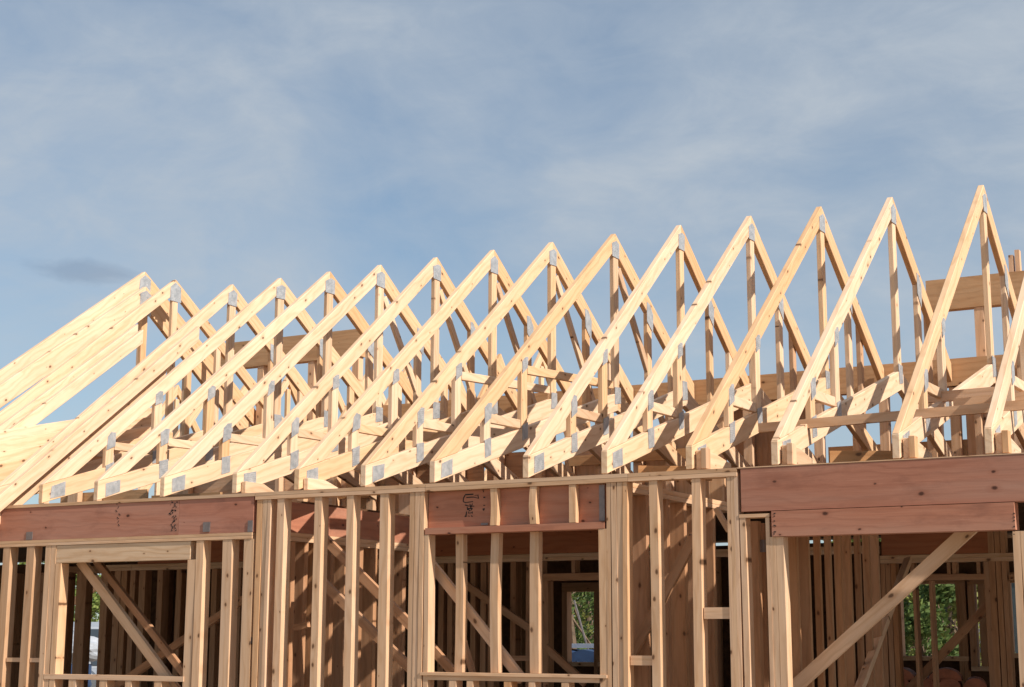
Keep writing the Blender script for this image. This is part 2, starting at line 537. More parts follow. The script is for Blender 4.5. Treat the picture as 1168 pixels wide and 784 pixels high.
# a lower rear wing, its small trusses showing between the front ones
for i in range(10):
    X = -15.2 + .68 * i + random.uniform(-.05, .05)
    t = thing('rear_truss', 'small roof truss of the low rear wing, behind the left and middle front trusses', 'truss', (X, 15.4, 2.74), random.uniform(-.02, .02), 'small trusses of the rear wing')
    zr = at(420, 418, 17.4).z - 2.74
    ur, sl = 2.0, (zr - .12) / 2.0
    prism_yz('top_chord', t, [(0, .12), (.2, .12), (ur - .001, zr - .15), (ur - .001, zr)], -.05, 0, M['pine'], (1, sl), tint=random.uniform(.7, 1))
    prism_yz('top_chord', t, [(ur + .001, zr - .15), (2 * ur - .2, .12), (2 * ur, .12), (ur + .001, zr)], -.05, 0, M['pine'], (1, -sl), tint=random.uniform(.7, 1))
    prism_yz('bottom_chord', t, [(0, 0), (2 * ur, 0), (2 * ur, .118), (0, .118)], -.05, 0, M['pine'], (1, 0))
    for u in (.9, 1.96, 3.0):
        zt_ = (.12 + sl * u if u < ur else .12 + sl * (2 * ur - u)) - .17
        prism_yz('web', t, [(u, .12), (u + .08, .12), (u + .08, zt_), (u, zt_)], -.047, -.003, M['pine'], (0, 1), tint=random.uniform(.6, 1))
    prism_yz('web', t, strip((.98, .75), (1.92, .16), .08), -.044, -.006, M['pine'], (1, -.6), tint=.9)
    prism_yz('web', t, strip((2.06, .2), (2.95, .72), .08), -.044, -.006, M['pine'], (1, .6), tint=.9)

# horizontal runner boards tying the right trusses together
for lab, a, c, Y, h in (
        ('long level runner board tying the four rightmost trusses together', (866, 488.5), (1250, 455), 10.65, .065),
        ('shorter level runner board behind the second truss from the right', (1046, 455), (1142, 447), 11.28, .075),
        ('level runner board right of the second truss from the right, a little lower', (1088, 461), (1240, 446), 11.05, .07)):
    p, q = at(*a, Y), at(*c, Y)
    o = board('runner_board', None, p, q, h, .04, (0, 0, 1), M['stud'])
    tag(o, lab, 'board', 'runner boards across the trusses')
for lab, X, u0, u1, z0, z1, mat, tilt in (
        ('brown plank lying tilted on the wall top over the big red beam', at(946, 505, 10.5).x, 0, .62, 2.74, 2.87, 'lvl', -.0),
        ('short brown plank on the wall top left of the big red beam', at(728, 530, 10.5).x, 0, .5, 2.74, 2.84, 'lvl', 0),
        ('low brown plank on the wall top between the two rightmost trusses', at(1048, 505, 11.6).x, 0, .8, 2.76, 2.84, 'inner', 0)):
    Yp = 10.5 if mat == 'lvl' else 11.4
    o = board('plank', None, (X, Yp, (z0 + z1) / 2), (X + u1, Yp + .2, (z0 + z1) / 2 - .012), z1 - z0, .04, (0, .1, 1), M[mat], tint=.97)
    tag(o, lab, 'plank')

# ------------------------------------------------------------------ front wall
FL = 0.12      # floor level
D = 0.095


def px_x(px, py=690, Y=10.0): return at(px, py, Y).x


def stud(w, a, c, z0, z1, y0=10.0, d=D, name='stud', mat='stud', tint=None, py=690, warp=.007):
    xa, xb = px_x(a, py, y0), px_x(c, py, y0)
    return box(name, w, xa, xb, y0, y0 + d, z0, z1, M[mat], tint=tint, warp=warp)


def wall(label, px0, Y=10.0, name='stud_wall'):
    return thing(name, label, 'wall', (px_x(px0, 690, Y), Y, FL), 0, 'framed wall sections')


ZP0, ZP1 = 2.675, 2.732          # double top plate
ZB = 2.418                       # underside of the red beams


def plate(w, a, c, z0, z1, y0=9.992, y1=10.11, name='top_plate', mat='stud', tint=.25):
    return box(name, w, px_x(a, 560, y0), px_x(c, 560, y0), y0, y1, z0, z1, M[mat], tint=tint)


# --- left bay: window opening under the left red beam
w = wall('framed wall section at the left with a wide window opening under the left red beam', -60)
plate(w, -110, 291, 2.705, ZP1)
plate(w, -110, 289, 2.392, 2.4165, 9.995, 10.105)
plate(w, -110, 289, 2.366, 2.390, 9.995, 10.105, tint=.5)
zt = 2.364
for a, c in ((-60, -52), (-30, -22), (0, 8), (27, 35.5)):
    stud(w, a, c, FL + .05, zt)
stud(w, 48.5, 54.5, FL + .05, zt, tint=.4)
stud(w, 55, 60.5, FL + .05, zt, tint=.45)
stud(w, 61, 67, FL + .05, 2.212, name='trimmer_stud', tint=.75)
box('window_header', w, px_x(60.8), px_x(214), 10.004, 10.09, 2.215, 2.362, M['pine'], tint=.2)
box('sill_plate', w, px_x(55), px_x(213), 9.996, 10.105, 1.235, 1.275, M['stud'], tint=.5)
for a, c in ((83, 91), (118, 126), (147, 154), (180, 188)):
    stud(w, a, c, FL + .05, 1.233, name='cripple_stud')
for a, c in ((-50, -32), (-20, -1), (9, 26.5), (36, 48)):
    box('blocking', w, px_x(a), px_x(c), 10.02, 10.1, 1.372, 1.408, M['stud'])
stud(w, 212, 221, FL + .05, 2.212, name='trimmer_stud', tint=.35)
stud(w, 221.3, 229.5, FL + .05, zt, tint=.7)
stud(w, 251.5, 262, FL + .05, zt)
stud(w, 276, 287, FL + .05, zt)
box('bottom_plate', w, px_x(-110), px_x(290), 10.0, 10.1, FL, FL + .048, M['stud'])
box('blocking', w, px_x(283), px_x(287.5), 10.0, 10.04, 1.54, 1.59, M['strap'], tint=.5, label='grey metal bracket on the stud')

# --- narrow bay of open tall studs
w = wall('framed wall section of open tall studs between the left red beam and the inked header', 292)
plate(w, 291.4, 484.6, ZP0 + .03, ZP1)
plate(w, 291.4, 484.6, ZP0, ZP0 + .028, tint=.55)
zt = ZP0 - .002
for a, c, tn in ((289.5, 295.5, .9), (296, 301.5, .3), (302, 305.5, .6)):
    stud(w, a, c, FL + .05, zt, tint=tn)
for a, c in ((313, 321), (356, 364), (393, 401), (431.5, 441)):
    stud(w, a, c, FL + .05, zt, tint=random.uniform(.2, .6), warp=.008)
for a, c, tn in ((466, 471.5, .2), (472, 477.3, .5), (477.7, 482.5, .4)):
    stud(w, a, c, FL + .05, zt, tint=tn)
stud(w, 483, 488, FL + .05, 2.35, name='trimmer_stud', tint=.3)
box('bottom_plate', w, px_x(291), px_x(488), 10.0, 10.1, FL, FL + .048, M['stud'])

# --- middle bay: window opening under the inked header
w = wall('framed wall section with the middle window opening below the black inked red header', 489)
plate(w, 485, 716, ZP0 + .03, ZP1, tint=.35)
plate(w, 485, 716, ZP0, ZP0 + .028, tint=.2)
for a, c in ((559, 566.5), (604.5, 612), (649, 656.5)):
    stud(w, a, c, 2.402, zt, 9.998, .05, 'cripple_stud', py=580, tint=.75)
box('header_plate', w, px_x(484), px_x(690), 9.997, 10.12, 2.352, 2.399, M['red'], tint=.8)
for a, c in ((519, 527.5), (560, 569), (604.5, 614.5)):
    stud(w, a, c, 1.342, 2.35, 10.06, .06, tint=.2, warp=.008)
box('sill_plate', w, px_x(480.5), px_x(692), 9.99, 10.11, 1.318, 1.340, M['stud'], tint=.7)
box('sill_plate', w, px_x(488.5), px_x(683), 10.0, 10.1, 1.285, 1.316, M['stud'], tint=.4)
for a, c in ((513, 521), (533, 540), (575, 583), (603, 610), (640, 648)):
    stud(w, a, c, FL + .05, 1.283, name='cripple_stud')
stud(w, 683, 692.3, FL + .05, 2.35, name='trimmer_stud', tint=.25)
box('bottom_plate', w, px_x(489), px_x(691), 10.0, 10.1, FL, FL + .048, M['stud'])

# --- posts and open studs right of the middle window
w = wall('framed wall section of thick corner posts and open studs left of the big red beam', 693)
plate(w, 716.4, 840.6, ZP0 + .03, ZP1, tint=.2)
plate(w, 716.4, 840.6, ZP0, ZP0 + .028, tint=.6)
for a, c, tn in ((692.7, 697.3, .15), (697.7, 704, .35), (705, 711, .3), (711.4, 716.5, .85)):
    stud(w, a, c, FL + .05, zt, tint=tn)
stud(w, 742, 751.5, FL + .05, zt, tint=.35, warp=.006)
stud(w, 791.5, 801.5, FL + .05, zt, tint=.65, warp=.006)
for a, c, tn in ((832, 836, .5), (836.3, 840.3, .3), (840.6, 845, .6)):
    stud(w, a, c, FL + .05, zt if c < 840.5 else 2.70, tint=tn)
box('blocking', w, px_x(802), px_x(831.6), 10.01, 10.09, at(800, 706, 10).z, at(800, 693, 10).z, M['stud'], tint=.5)
box('blocking', w, px_x(717), px_x(741.6), 10.02, 10.1, at(720, 759, 10).z, at(720, 748, 10).z, M['stud'], tint=.6)
box('bottom_plate', w, px_x(692), px_x(845), 10.0, 10.1, FL, FL + .048, M['stud'])

# --- right bay: wide opening under the big red beam
w = wall('framed wall section at the right with posts carrying the big plain red beam', 846)
plate(w, 841, 1300, 2.726, 2.733, tint=.5)
box('top_plate', w, px_x(845.6), px_x(880.5), 9.996, 10.105, 2.392, 2.4155, M['stud'], tint=.5)
for a, c, tn in ((846, 852.5, .5), (875.6, 880, .45)):
    stud(w, a, c, FL + .05, 2.39, tint=tn)
stud(w, 852, 867, FL + .05, 2.39, 10.3, .06, mat='inner', tint=.7)
stud(w, 867.5, 874, FL + .05, 2.39, 10.5, .06, mat='inner', tint=.1)
stud(w, 880.4, 887, FL + .05, 2.258, name='trimmer_stud', tint=.3)
stud(w, 887.3, 895.5, FL + .05, 2.258, name='trimmer_stud', tint=.4)
for a, c in ((1159.5, 1168), (1168.4, 1176), (1177, 1185)):
    stud(w, a, c, FL + .05, 2.25, name='trimmer_stud', tint=.4)
stud(w, 1190, 1200, FL + .05, 2.25)
box('bottom_plate', w, px_x(846), px_x(896), 10.0, 10.1, FL, FL + .048, M['stud'])
box('bracket', w, px_x(866, 623, 10.35), px_x(873, 623, 10.35), 10.33, 10.36, at(868, 630, 10.35).z, at(868, 616, 10.35).z, M['strap'])

# --- red coated beams of the front
def marks(parent, spots, mat='ink'):
    """small ink strokes (x0, z0, x1, z1, width) on a beam front at depth y, in one mesh"""
    bm = bmesh.new()
    y, lst = spots
    lo = parent.location
    for (xa, za, xb, zb, wd) in lst:
        d = Vector((xb - xa, 0, zb - za))
        d = d.normalized() if d.length > 1e-6 else Vector((1, 0, 0))
        n = Vector((-d.z, 0, d.x)) * wd / 2
        p, q = Vector((xa, y, za)) - lo, Vector((xb, y, zb)) - lo
        vs = []
        for dy in (0, .0015):
            vs.append([bm.verts.new(v + Vector((0, -dy, 0))) for v in (p - n, q - n, q + n, p + n)])
        bm.faces.new(vs[1])
        for k in range(4):
            bm.faces.new((vs[0][k], vs[0][(k + 1) % 4], vs[1][(k + 1) % 4], vs[1][k]))
    return finish('ink_stamp', bm, M[mat], parent, (Vector(), Vector((1, 0, 0)), Vector((0, 0, 1)), Vector((0, 1, 0))))


def strokes_px(lst, Y):
    out = []
    for (x0, y0, x1, y1, wpx) in lst:
        a, c = at(x0, y0, Y), at(x1, y1, Y)
        out.append((a.x, a.z, c.x, c.z, wpx * 0.0085))
    return (Y - .0006, out)


b = thing('header_beam', 'long red coated beam under the left trusses, dark stamped mark near its right end', 'beam', (px_x(-110, 600), 10.0, ZB), 0, 'red coated beams')
box('beam_length', b, px_x(-110, 600), px_x(203.6, 590), 10.0, 10.11, ZB, 2.703, M['red'], tint=.4)
box('beam_length', b, px_x(204, 590), px_x(289, 590), 10.001, 10.11, ZB, 2.703, M['red'], tint=.6)
rs = random.Random(3)
lst = []
for y in range(571, 607, 2):
    for _ in range(2):
        x = 198 + rs.uniform(-3.2, 3.2)
        lst.append((x, y + rs.uniform(-1, 1), x + rs.uniform(-2.5, 2.5), y + rs.uniform(-1.6, 1.6), rs.uniform(.5, 1.3)))
marks(b, strokes_px(lst, 10.0))
lst = []
for y in range(574, 600, 4):
    x = 134 + rs.uniform(-2, 2)
    lst.append((x, y, x + rs.uniform(-2, 2), y + 2, .6))
marks(b, strokes_px(lst, 10.0))
for a, c, y0, y1 in ((31, 38, 607, 616), (232, 240, 596, 607), (283, 288.4, 594, 607)):
    box('metal_strap', b, px_x(a, 600), px_x(c, 600), 9.994, 9.999, at(a, y1, 10).z, at(a, y0, 10).z, M['strap'], bev=0)

b = thing('header_beam', 'red coated header with black ink writing over the middle window', 'beam', (px_x(489, 600), 10.05, 2.4), 0, 'red coated beams')
box('beam_length', b, px_x(488.6, 600, 10.05), px_x(690, 600, 10.05), 10.05, 10.115, 2.402, ZP0 - .003, M['red'], tint=.8)
inks = [(530.5, 564.5, 540, 564, 1.1), (530.5, 565, 528.6, 569, 1.0), (528.6, 569, 528.4, 572.5, .9), (528.4, 572.5, 531, 573.4, .8), (531, 573.5, 539.5, 572.3, .7),
        (532, 567.6, 540, 567.2, .8), (540, 567.2, 546, 568.6, .6), (545.2, 564.8, 546, 569, .7), (541.5, 565.2, 546, 564.8, .4),
        (530.5, 576.2, 534, 577.4, .9), (534, 577.4, 541, 577.6, .7), (536, 575, 537.4, 580, .8), (539, 574.6, 537, 579.4, .7), (533, 578.6, 533.4, 582, .9),
        (533.6, 580.4, 539, 580.2, .9), (534, 581, 536.4, 583.4, .7), (537, 582.4, 538.6, 580.8, .7), (532.4, 583.6, 531.6, 588, .9), (534.6, 583.6, 534.6, 586, .6),
        (535.4, 585.4, 538.6, 585, .7), (538.6, 583.4, 539, 586, .6), (531.6, 588, 530.2, 589.6, .9), (531, 589.4, 533, 588.6, .6), (534.6, 588.4, 535.4, 589.4, .7), (537.6, 588.4, 539, 589.4, .8),
        (551, 558.4, 551.6, 561.6, .7), (551.4, 567.6, 553.6, 567.4, 1.2), (551.4, 576.6, 553.4, 576.6, .7), (550.6, 581, 553, 580.6, 1.0), (551, 582.4, 552.4, 581.8, .7)]
marks(b, strokes_px(inks[:9], 10.05))
marks(b, strokes_px(inks[9:-5], 10.05))
marks(b, strokes_px(inks[-5:], 10.05))
box('metal_strap', b, px_x(683.4, 580, 10.04), px_x(689.6, 580, 10.04), 10.040, 10.0485, 2.41, 2.665, M['strap'], bev=0)
box('metal_strap', b, px_x(548.5, 600, 10.045), px_x(556.5, 600, 10.045), 10.044, 10.0485, 2.41, 2.425, M['strap'], bev=0)

b = thing('header_beam', 'big plain red coated beam under the right trusses, upper of the two stacked there', 'beam', (px_x(841, 560), 10.0, 2.435), 0, 'red coated beams')
box('beam_length', b, px_x(845.4, 560), px_x(1330, 560), 9.995, 10.11, 2.433, 2.7235, M['red'], tint=.3)
b2 = thing('header_beam', 'lighter red coated beam hung below the big plain one at the right', 'beam', (px_x(881, 600), 10.0, 2.26), 0, 'red coated beams')
box('beam_length', b2, px_x(881, 600), px_x(1158.5, 600), 9.985, 10.11, 2.26, 2.428, M['red'], tint=.75)
lst = []
for x0 in (882.5, 1156):
    for y in (586, 589.5, 594, 600, 606, 609):
        lst.append((x0, y + rs.uniform(-1, 1), x0 + rs.uniform(1, 3), y + rs.uniform(-1, 1), .8))
marks(b2, strokes_px(lst, 9.985))

# ------------------------------------------------------------------ interior walls that run back into the house
def back_wall(label, X, ys, ztop, y1, red=None, mat='inner', sw=.12, st_=.055, y0=10.14, sheath=None, slits=False):
    w = thing('interior_wall', label, 'wall', (X, y0, FL), 0, 'interior walls running back')
    for k, y in enumerate(ys):
        box('stud', w, X - (sw * .34 if slits and k in (2, 3, 4, 6, 7) else sw), X, y, y + st_, FL + .05, ztop - .002, M[mat], tint=random.uniform(.1, .9), warp=.006)
    box('top_plate', w, X - sw - .004, X + .004, y0, y1, ztop, ztop + .034, M['stud'], tint=.4)
    box('top_plate', w, X - sw - .004, X + .004, y0, y1, ztop + .036, ztop + .07, M['stud'], tint=.7)
    box('bottom_plate', w, X - sw, X, y0, y1, FL, FL + .048, M[mat])
    if red:
        box('beam', w, X - sw, X, y0, y1, ztop + .072, ztop + .072 + red, M['red'], tint=.8)
    if sheath:
        box('sheathing', w, X - sw - .02, X - sw - .006, y0, y1, FL, sheath, M['inner'], tint=.05)
    return w


X1 = -7.886
ys = [on_x(p, 660, X1).y - .055 for p in (336, 351, 366, 381, 397, 414, 430, 447, 463)]
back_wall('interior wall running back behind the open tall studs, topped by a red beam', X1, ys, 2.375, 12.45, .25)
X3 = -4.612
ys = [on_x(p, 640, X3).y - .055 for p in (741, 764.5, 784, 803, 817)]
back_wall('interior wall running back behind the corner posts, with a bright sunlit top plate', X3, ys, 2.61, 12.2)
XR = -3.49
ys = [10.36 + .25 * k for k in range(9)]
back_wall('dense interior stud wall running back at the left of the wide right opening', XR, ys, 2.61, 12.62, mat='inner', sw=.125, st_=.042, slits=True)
XL = -9.98
ys = [10.6 + .5 * k for k in range(4)]
# ------------------------------------------------------------------ rear load-bearing wall, parallel to the front
YB = 14.2


def rz(px, py, Y=YB): return at(px, py, Y).z


w = thing('interior_wall', 'dark rear stud wall with door and window openings deep inside the house', 'wall', (-12.6, YB, FL), 0, 'interior walls across the house')
X0w, X1w = -13.4, -1.6
ZRT = 2.36
for a, c in ((X0w, at(150, 640, YB).x), (at(150, 640, YB).x + .003, at(620, 640, YB).x), (at(620, 640, YB).x + .003, at(1000, 640, YB).x)):
    box('top_plate', w, a, c, YB, YB + .12, ZRT, ZRT + .034, M['stud'], tint=.5)
    box('top_plate', w, a, c, YB, YB + .12, ZRT + .036, ZRT + .07, M['stud'], tint=.3)
ZRR = 2.265
box('top_plate', w, at(1004, 640, YB).x, X1w, YB, YB + .12, ZRR, ZRR + .034, M['stud'], tint=.5)
box('top_plate', w, at(1004, 640, YB).x, X1w, YB, YB + .12, ZRR + .036, ZRR + .07, M['stud'], tint=.3)
gaps = [(68, 126), (616, 688), (1022, 1122)]


def rstud(a, c, z1=ZRT - .002, z0=FL, tint=None, y=YB, name='stud'):
    xa, xb = at(a, 690, y).x, at(c, 690, y).x
    box(name, w, xa, xb, y + .003, y + .12, z0, z1, M['inner'], tint=tint, warp=.006)


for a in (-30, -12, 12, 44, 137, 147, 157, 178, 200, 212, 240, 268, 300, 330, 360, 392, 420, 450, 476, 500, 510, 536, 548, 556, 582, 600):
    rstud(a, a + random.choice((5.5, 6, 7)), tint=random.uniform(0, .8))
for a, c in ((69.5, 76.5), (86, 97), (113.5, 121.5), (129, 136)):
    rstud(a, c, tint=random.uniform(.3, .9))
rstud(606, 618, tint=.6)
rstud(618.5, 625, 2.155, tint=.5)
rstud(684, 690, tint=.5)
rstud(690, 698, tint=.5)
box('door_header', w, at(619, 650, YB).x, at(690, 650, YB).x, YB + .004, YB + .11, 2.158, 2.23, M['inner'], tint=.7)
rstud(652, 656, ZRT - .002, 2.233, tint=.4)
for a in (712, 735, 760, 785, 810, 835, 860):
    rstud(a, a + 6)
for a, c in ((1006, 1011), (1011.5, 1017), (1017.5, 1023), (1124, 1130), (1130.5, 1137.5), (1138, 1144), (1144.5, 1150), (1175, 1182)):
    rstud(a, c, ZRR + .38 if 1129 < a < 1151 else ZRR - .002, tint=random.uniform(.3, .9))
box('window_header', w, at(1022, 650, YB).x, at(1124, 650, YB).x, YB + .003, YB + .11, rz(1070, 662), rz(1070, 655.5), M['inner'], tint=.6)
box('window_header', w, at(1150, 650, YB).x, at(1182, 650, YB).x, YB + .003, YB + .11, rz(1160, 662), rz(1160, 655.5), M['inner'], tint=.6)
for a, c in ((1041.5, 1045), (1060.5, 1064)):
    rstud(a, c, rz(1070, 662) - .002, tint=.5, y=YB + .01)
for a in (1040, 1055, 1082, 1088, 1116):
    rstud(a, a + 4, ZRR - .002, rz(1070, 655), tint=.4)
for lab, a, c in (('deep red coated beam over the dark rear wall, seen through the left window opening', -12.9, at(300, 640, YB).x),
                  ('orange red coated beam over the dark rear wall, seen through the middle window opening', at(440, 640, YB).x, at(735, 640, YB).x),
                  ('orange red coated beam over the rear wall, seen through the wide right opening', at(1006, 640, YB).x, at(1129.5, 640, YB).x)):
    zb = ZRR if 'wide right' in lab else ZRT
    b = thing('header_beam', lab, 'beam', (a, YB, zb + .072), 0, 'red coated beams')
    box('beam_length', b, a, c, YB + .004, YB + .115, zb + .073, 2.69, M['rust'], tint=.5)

# studs that carry the long beam, standing on the rear wall line
w2 = thing('cripple_wall', 'row of short posts carrying the long level beam above the rear wall', 'wall', (-8, 15.08, 2.4), 0, 'interior walls across the house')
x = -20.0
while x < -1.2:
    wd = random.choice((.06, .09, .09, .17))
    box('post', w2, x, x + wd, 15.09, 15.18, 2.785, 3.98 if x > -8.9 else random.choice((3.3, 3.5, 3.75)), M['stud'], tint=random.uniform(.1, .8), warp=.005)
    x += (random.choice((.28, .42, .36, .5)) if x < -6 else random.choice((.14, .22, .3, .36))) + wd
x = -15.2
while x < -1.3:
    ln = random.uniform(.5, 1.5)
    zt2 = random.choice((3.45, 3.6, 3.8, 3.95)) + random.uniform(-.08, .06)
    if x < -11.6:
        zt2 -= .3
    box('infill_panel', w2, x, x + ln, 15.2, 15.23, 2.74, zt2, M[random.choice(('lvl', 'inner', 'stud', 'lvl'))], tint=random.uniform(.1, .8))
    if random.random() < .5:
        box('blocking', w2, x, x + ln * .8, 15.04, 15.085, zt2 - .35, zt2 - .24, M['lvl'], tint=random.random())
    x += ln + random.choice((.004, .05, .22))
box('bottom_plate', w2, -20.5, -1.2, 15.07, 15.195, 2.738, 2.783, M['inner'])

# ------------------------------------------------------------------ back rooms: sheathed outer wall, light-blocking deck added over them
M['osb'] = flat_mat('shade_dark_sheathing', (0.105, 0.055, 0.03), 0.85, 0, .35, 14, .3, .1)  # near-black brown, the deep shade of the back rooms put into the colour
YS = 17.4
w = thing('sheathed_wall', 'sheathed wall closing the back, coloured dark for deep shade, with window openings to the garden', 'wall', (-10, YS, 0))
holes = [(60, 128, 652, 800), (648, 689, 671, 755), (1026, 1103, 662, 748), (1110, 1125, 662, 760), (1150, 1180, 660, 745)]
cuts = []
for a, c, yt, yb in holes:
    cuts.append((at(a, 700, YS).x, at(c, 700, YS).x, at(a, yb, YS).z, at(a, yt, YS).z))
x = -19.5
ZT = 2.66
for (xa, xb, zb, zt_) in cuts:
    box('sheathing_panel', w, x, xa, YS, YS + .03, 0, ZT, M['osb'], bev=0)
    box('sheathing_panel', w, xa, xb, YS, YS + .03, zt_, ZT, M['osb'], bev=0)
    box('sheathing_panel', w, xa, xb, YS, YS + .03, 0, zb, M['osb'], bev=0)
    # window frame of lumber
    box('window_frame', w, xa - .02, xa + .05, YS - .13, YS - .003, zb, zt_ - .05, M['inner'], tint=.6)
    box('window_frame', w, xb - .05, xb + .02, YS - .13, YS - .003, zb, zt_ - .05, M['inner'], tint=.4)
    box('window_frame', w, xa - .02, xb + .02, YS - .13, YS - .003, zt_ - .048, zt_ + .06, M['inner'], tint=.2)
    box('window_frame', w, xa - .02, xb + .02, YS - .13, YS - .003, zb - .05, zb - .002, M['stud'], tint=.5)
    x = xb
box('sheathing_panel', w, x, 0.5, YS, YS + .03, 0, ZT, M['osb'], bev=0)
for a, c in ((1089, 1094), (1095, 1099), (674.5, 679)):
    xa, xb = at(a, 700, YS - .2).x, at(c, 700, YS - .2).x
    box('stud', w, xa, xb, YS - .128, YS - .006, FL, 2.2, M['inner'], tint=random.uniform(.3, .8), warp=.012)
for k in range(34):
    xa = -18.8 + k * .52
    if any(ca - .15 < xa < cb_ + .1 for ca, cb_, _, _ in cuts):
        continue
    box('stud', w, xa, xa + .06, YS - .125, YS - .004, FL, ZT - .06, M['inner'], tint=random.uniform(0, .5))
dk = thing('shade_deck', 'plywood deck added over the rooms to darken them behind the left and right openings', 'deck', (-9.5, 12.66, 2.71))  # added to keep sun and sky light out of the rooms below
box('shade_deck_panel', dk, -20, 3, 12.663, YS + .3, 2.712, 2.735, M['osb'], bev=0)
box('shade_deck_panel', dk, -3.45, 3, 10.14, 12.66, 2.7115, 2.7345, M['osb'], bev=0)
box('shade_deck_panel', dk, -20, -8.03, 10.14, 12.66, 2.7115, 2.7345, M['osb'], bev=0)

# ------------------------------------------------------------------ temporary diagonal braces
for lab, a, c, Y0, Y1, wpx, mat in (
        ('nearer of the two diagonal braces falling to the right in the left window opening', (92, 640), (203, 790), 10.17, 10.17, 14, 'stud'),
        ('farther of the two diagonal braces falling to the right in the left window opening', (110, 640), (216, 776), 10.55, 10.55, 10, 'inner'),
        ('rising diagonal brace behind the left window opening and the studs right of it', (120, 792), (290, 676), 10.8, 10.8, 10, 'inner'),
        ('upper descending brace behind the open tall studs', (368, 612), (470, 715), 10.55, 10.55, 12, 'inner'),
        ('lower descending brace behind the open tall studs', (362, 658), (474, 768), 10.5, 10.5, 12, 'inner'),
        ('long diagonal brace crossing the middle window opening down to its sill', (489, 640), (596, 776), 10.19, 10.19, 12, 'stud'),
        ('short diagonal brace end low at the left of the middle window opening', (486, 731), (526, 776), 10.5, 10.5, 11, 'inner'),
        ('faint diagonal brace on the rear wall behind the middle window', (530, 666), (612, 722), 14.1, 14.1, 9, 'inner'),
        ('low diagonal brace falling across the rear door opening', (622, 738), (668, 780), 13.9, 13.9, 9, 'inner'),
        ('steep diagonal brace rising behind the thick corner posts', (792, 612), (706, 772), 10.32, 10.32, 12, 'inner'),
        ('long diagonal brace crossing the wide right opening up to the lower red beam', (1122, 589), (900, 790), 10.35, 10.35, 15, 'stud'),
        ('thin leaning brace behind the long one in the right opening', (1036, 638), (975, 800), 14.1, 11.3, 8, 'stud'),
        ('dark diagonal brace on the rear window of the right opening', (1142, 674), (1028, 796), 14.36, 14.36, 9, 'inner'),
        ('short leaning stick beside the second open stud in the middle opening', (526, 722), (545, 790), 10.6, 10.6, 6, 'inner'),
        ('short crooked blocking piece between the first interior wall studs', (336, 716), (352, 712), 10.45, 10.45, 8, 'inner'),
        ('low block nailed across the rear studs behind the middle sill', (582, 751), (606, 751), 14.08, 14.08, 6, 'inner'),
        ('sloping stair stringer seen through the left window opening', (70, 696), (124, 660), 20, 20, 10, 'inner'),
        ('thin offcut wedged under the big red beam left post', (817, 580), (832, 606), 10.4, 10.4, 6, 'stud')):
    p, q = at(*a, Y0), at(*c, Y1)
    d = (q - p).normalized()
    o = board('brace', None, p, q, wpx * .0058 * (Y0 / 10), .042, (d.z, 0, -d.x), M[mat], tint=random.uniform(.2, .8), warp=.006)
    tag(o, lab, 'brace', 'temporary diagonal braces')

# ------------------------------------------------------------------ ground
mt, nt, bs = new_mat('dirt')
q = NB(nt)
tc = q.n('ShaderNodeTexCoord')
c = q.ramp(q.noise(tc.outputs['Object'], .5, 8, .65), [(.3, (.28, .21, .14)), (.7, (.42, .34, .25))])
q.link(c, bs.inputs['Base Color'])
bs.inputs['Roughness'].default_value = .95
q.link(q.bump(q.noise(tc.outputs['Object'], 3, 8, .7), .5, .05), bs.inputs['Normal'])
bm = bmesh.new()
S = 2500
n = 24
bmesh.ops.create_grid(bm, x_segments=n, y_segments=n, size=S)
me = bpy.data.meshes.new('ground')
bm.to_mesh(me)
bm.free()
me.materials.append(mt)
g = link(bpy.data.objects.new('ground', me))
tag(g, kind='structure')
mt2 = flat_mat('concrete', (.36, .34, .31), .9, 0, .15, 3, .2)
bm = bmesh.new()
bmesh.ops.create_cube(bm, size=1, matrix=Matrix.Translation((-9.5, 13.7, .06)) @ Matrix.Diagonal((20.5, 7.9, .112, 1)))
me = bpy.data.meshes.new('slab')
bm.to_mesh(me)
bm.free()
me.materials.append(mt2)
g = link(bpy.data.objects.new('slab', me))
tag(g, kind='structure')

# ------------------------------------------------------------------ trees beyond the house
def leaf_mat(name, a, c):
    mt, nt, b = new_mat(name)
    q = NB(nt)
    t = q.n('ShaderNodeAttribute', attribute_name='tint').outputs['Fac']
    q.link(q.ramp(t, [(0, a), (1, c)]), b.inputs['Base Color'])
    b.inputs['Roughness'].default_value = .6
    b.inputs['Specular IOR Level'].default_value = .2
    tr = q.n('ShaderNodeBsdfTranslucent')
    q.link(q.ramp(t, [(0, a), (1, c)]), tr.inputs[0])
    mx = q.n('ShaderNodeMixShader')
    mx.inputs[0].default_value = .25
    out = [x for x in nt.nodes if x.type == 'OUTPUT_MATERIAL'][0]
    q.link(b.outputs[0], mx.inputs[1])
    q.link(tr.outputs[0], mx.inputs[2])
    q.link(mx.outputs[0], out.inputs[0])
    return mt


LEAF = [leaf_mat('leaf_mid', (.075, .12, .025), (.22, .27, .07)), leaf_mat('leaf_dark', (.045, .085, .022), (.14, .19, .055)), leaf_mat('leaf_olive', (.09, .11, .025), (.24, .25, .07))]
M['bark'] = flat_mat('bark', (.13, .09, .06), .9, 0, .4, 8, .6)


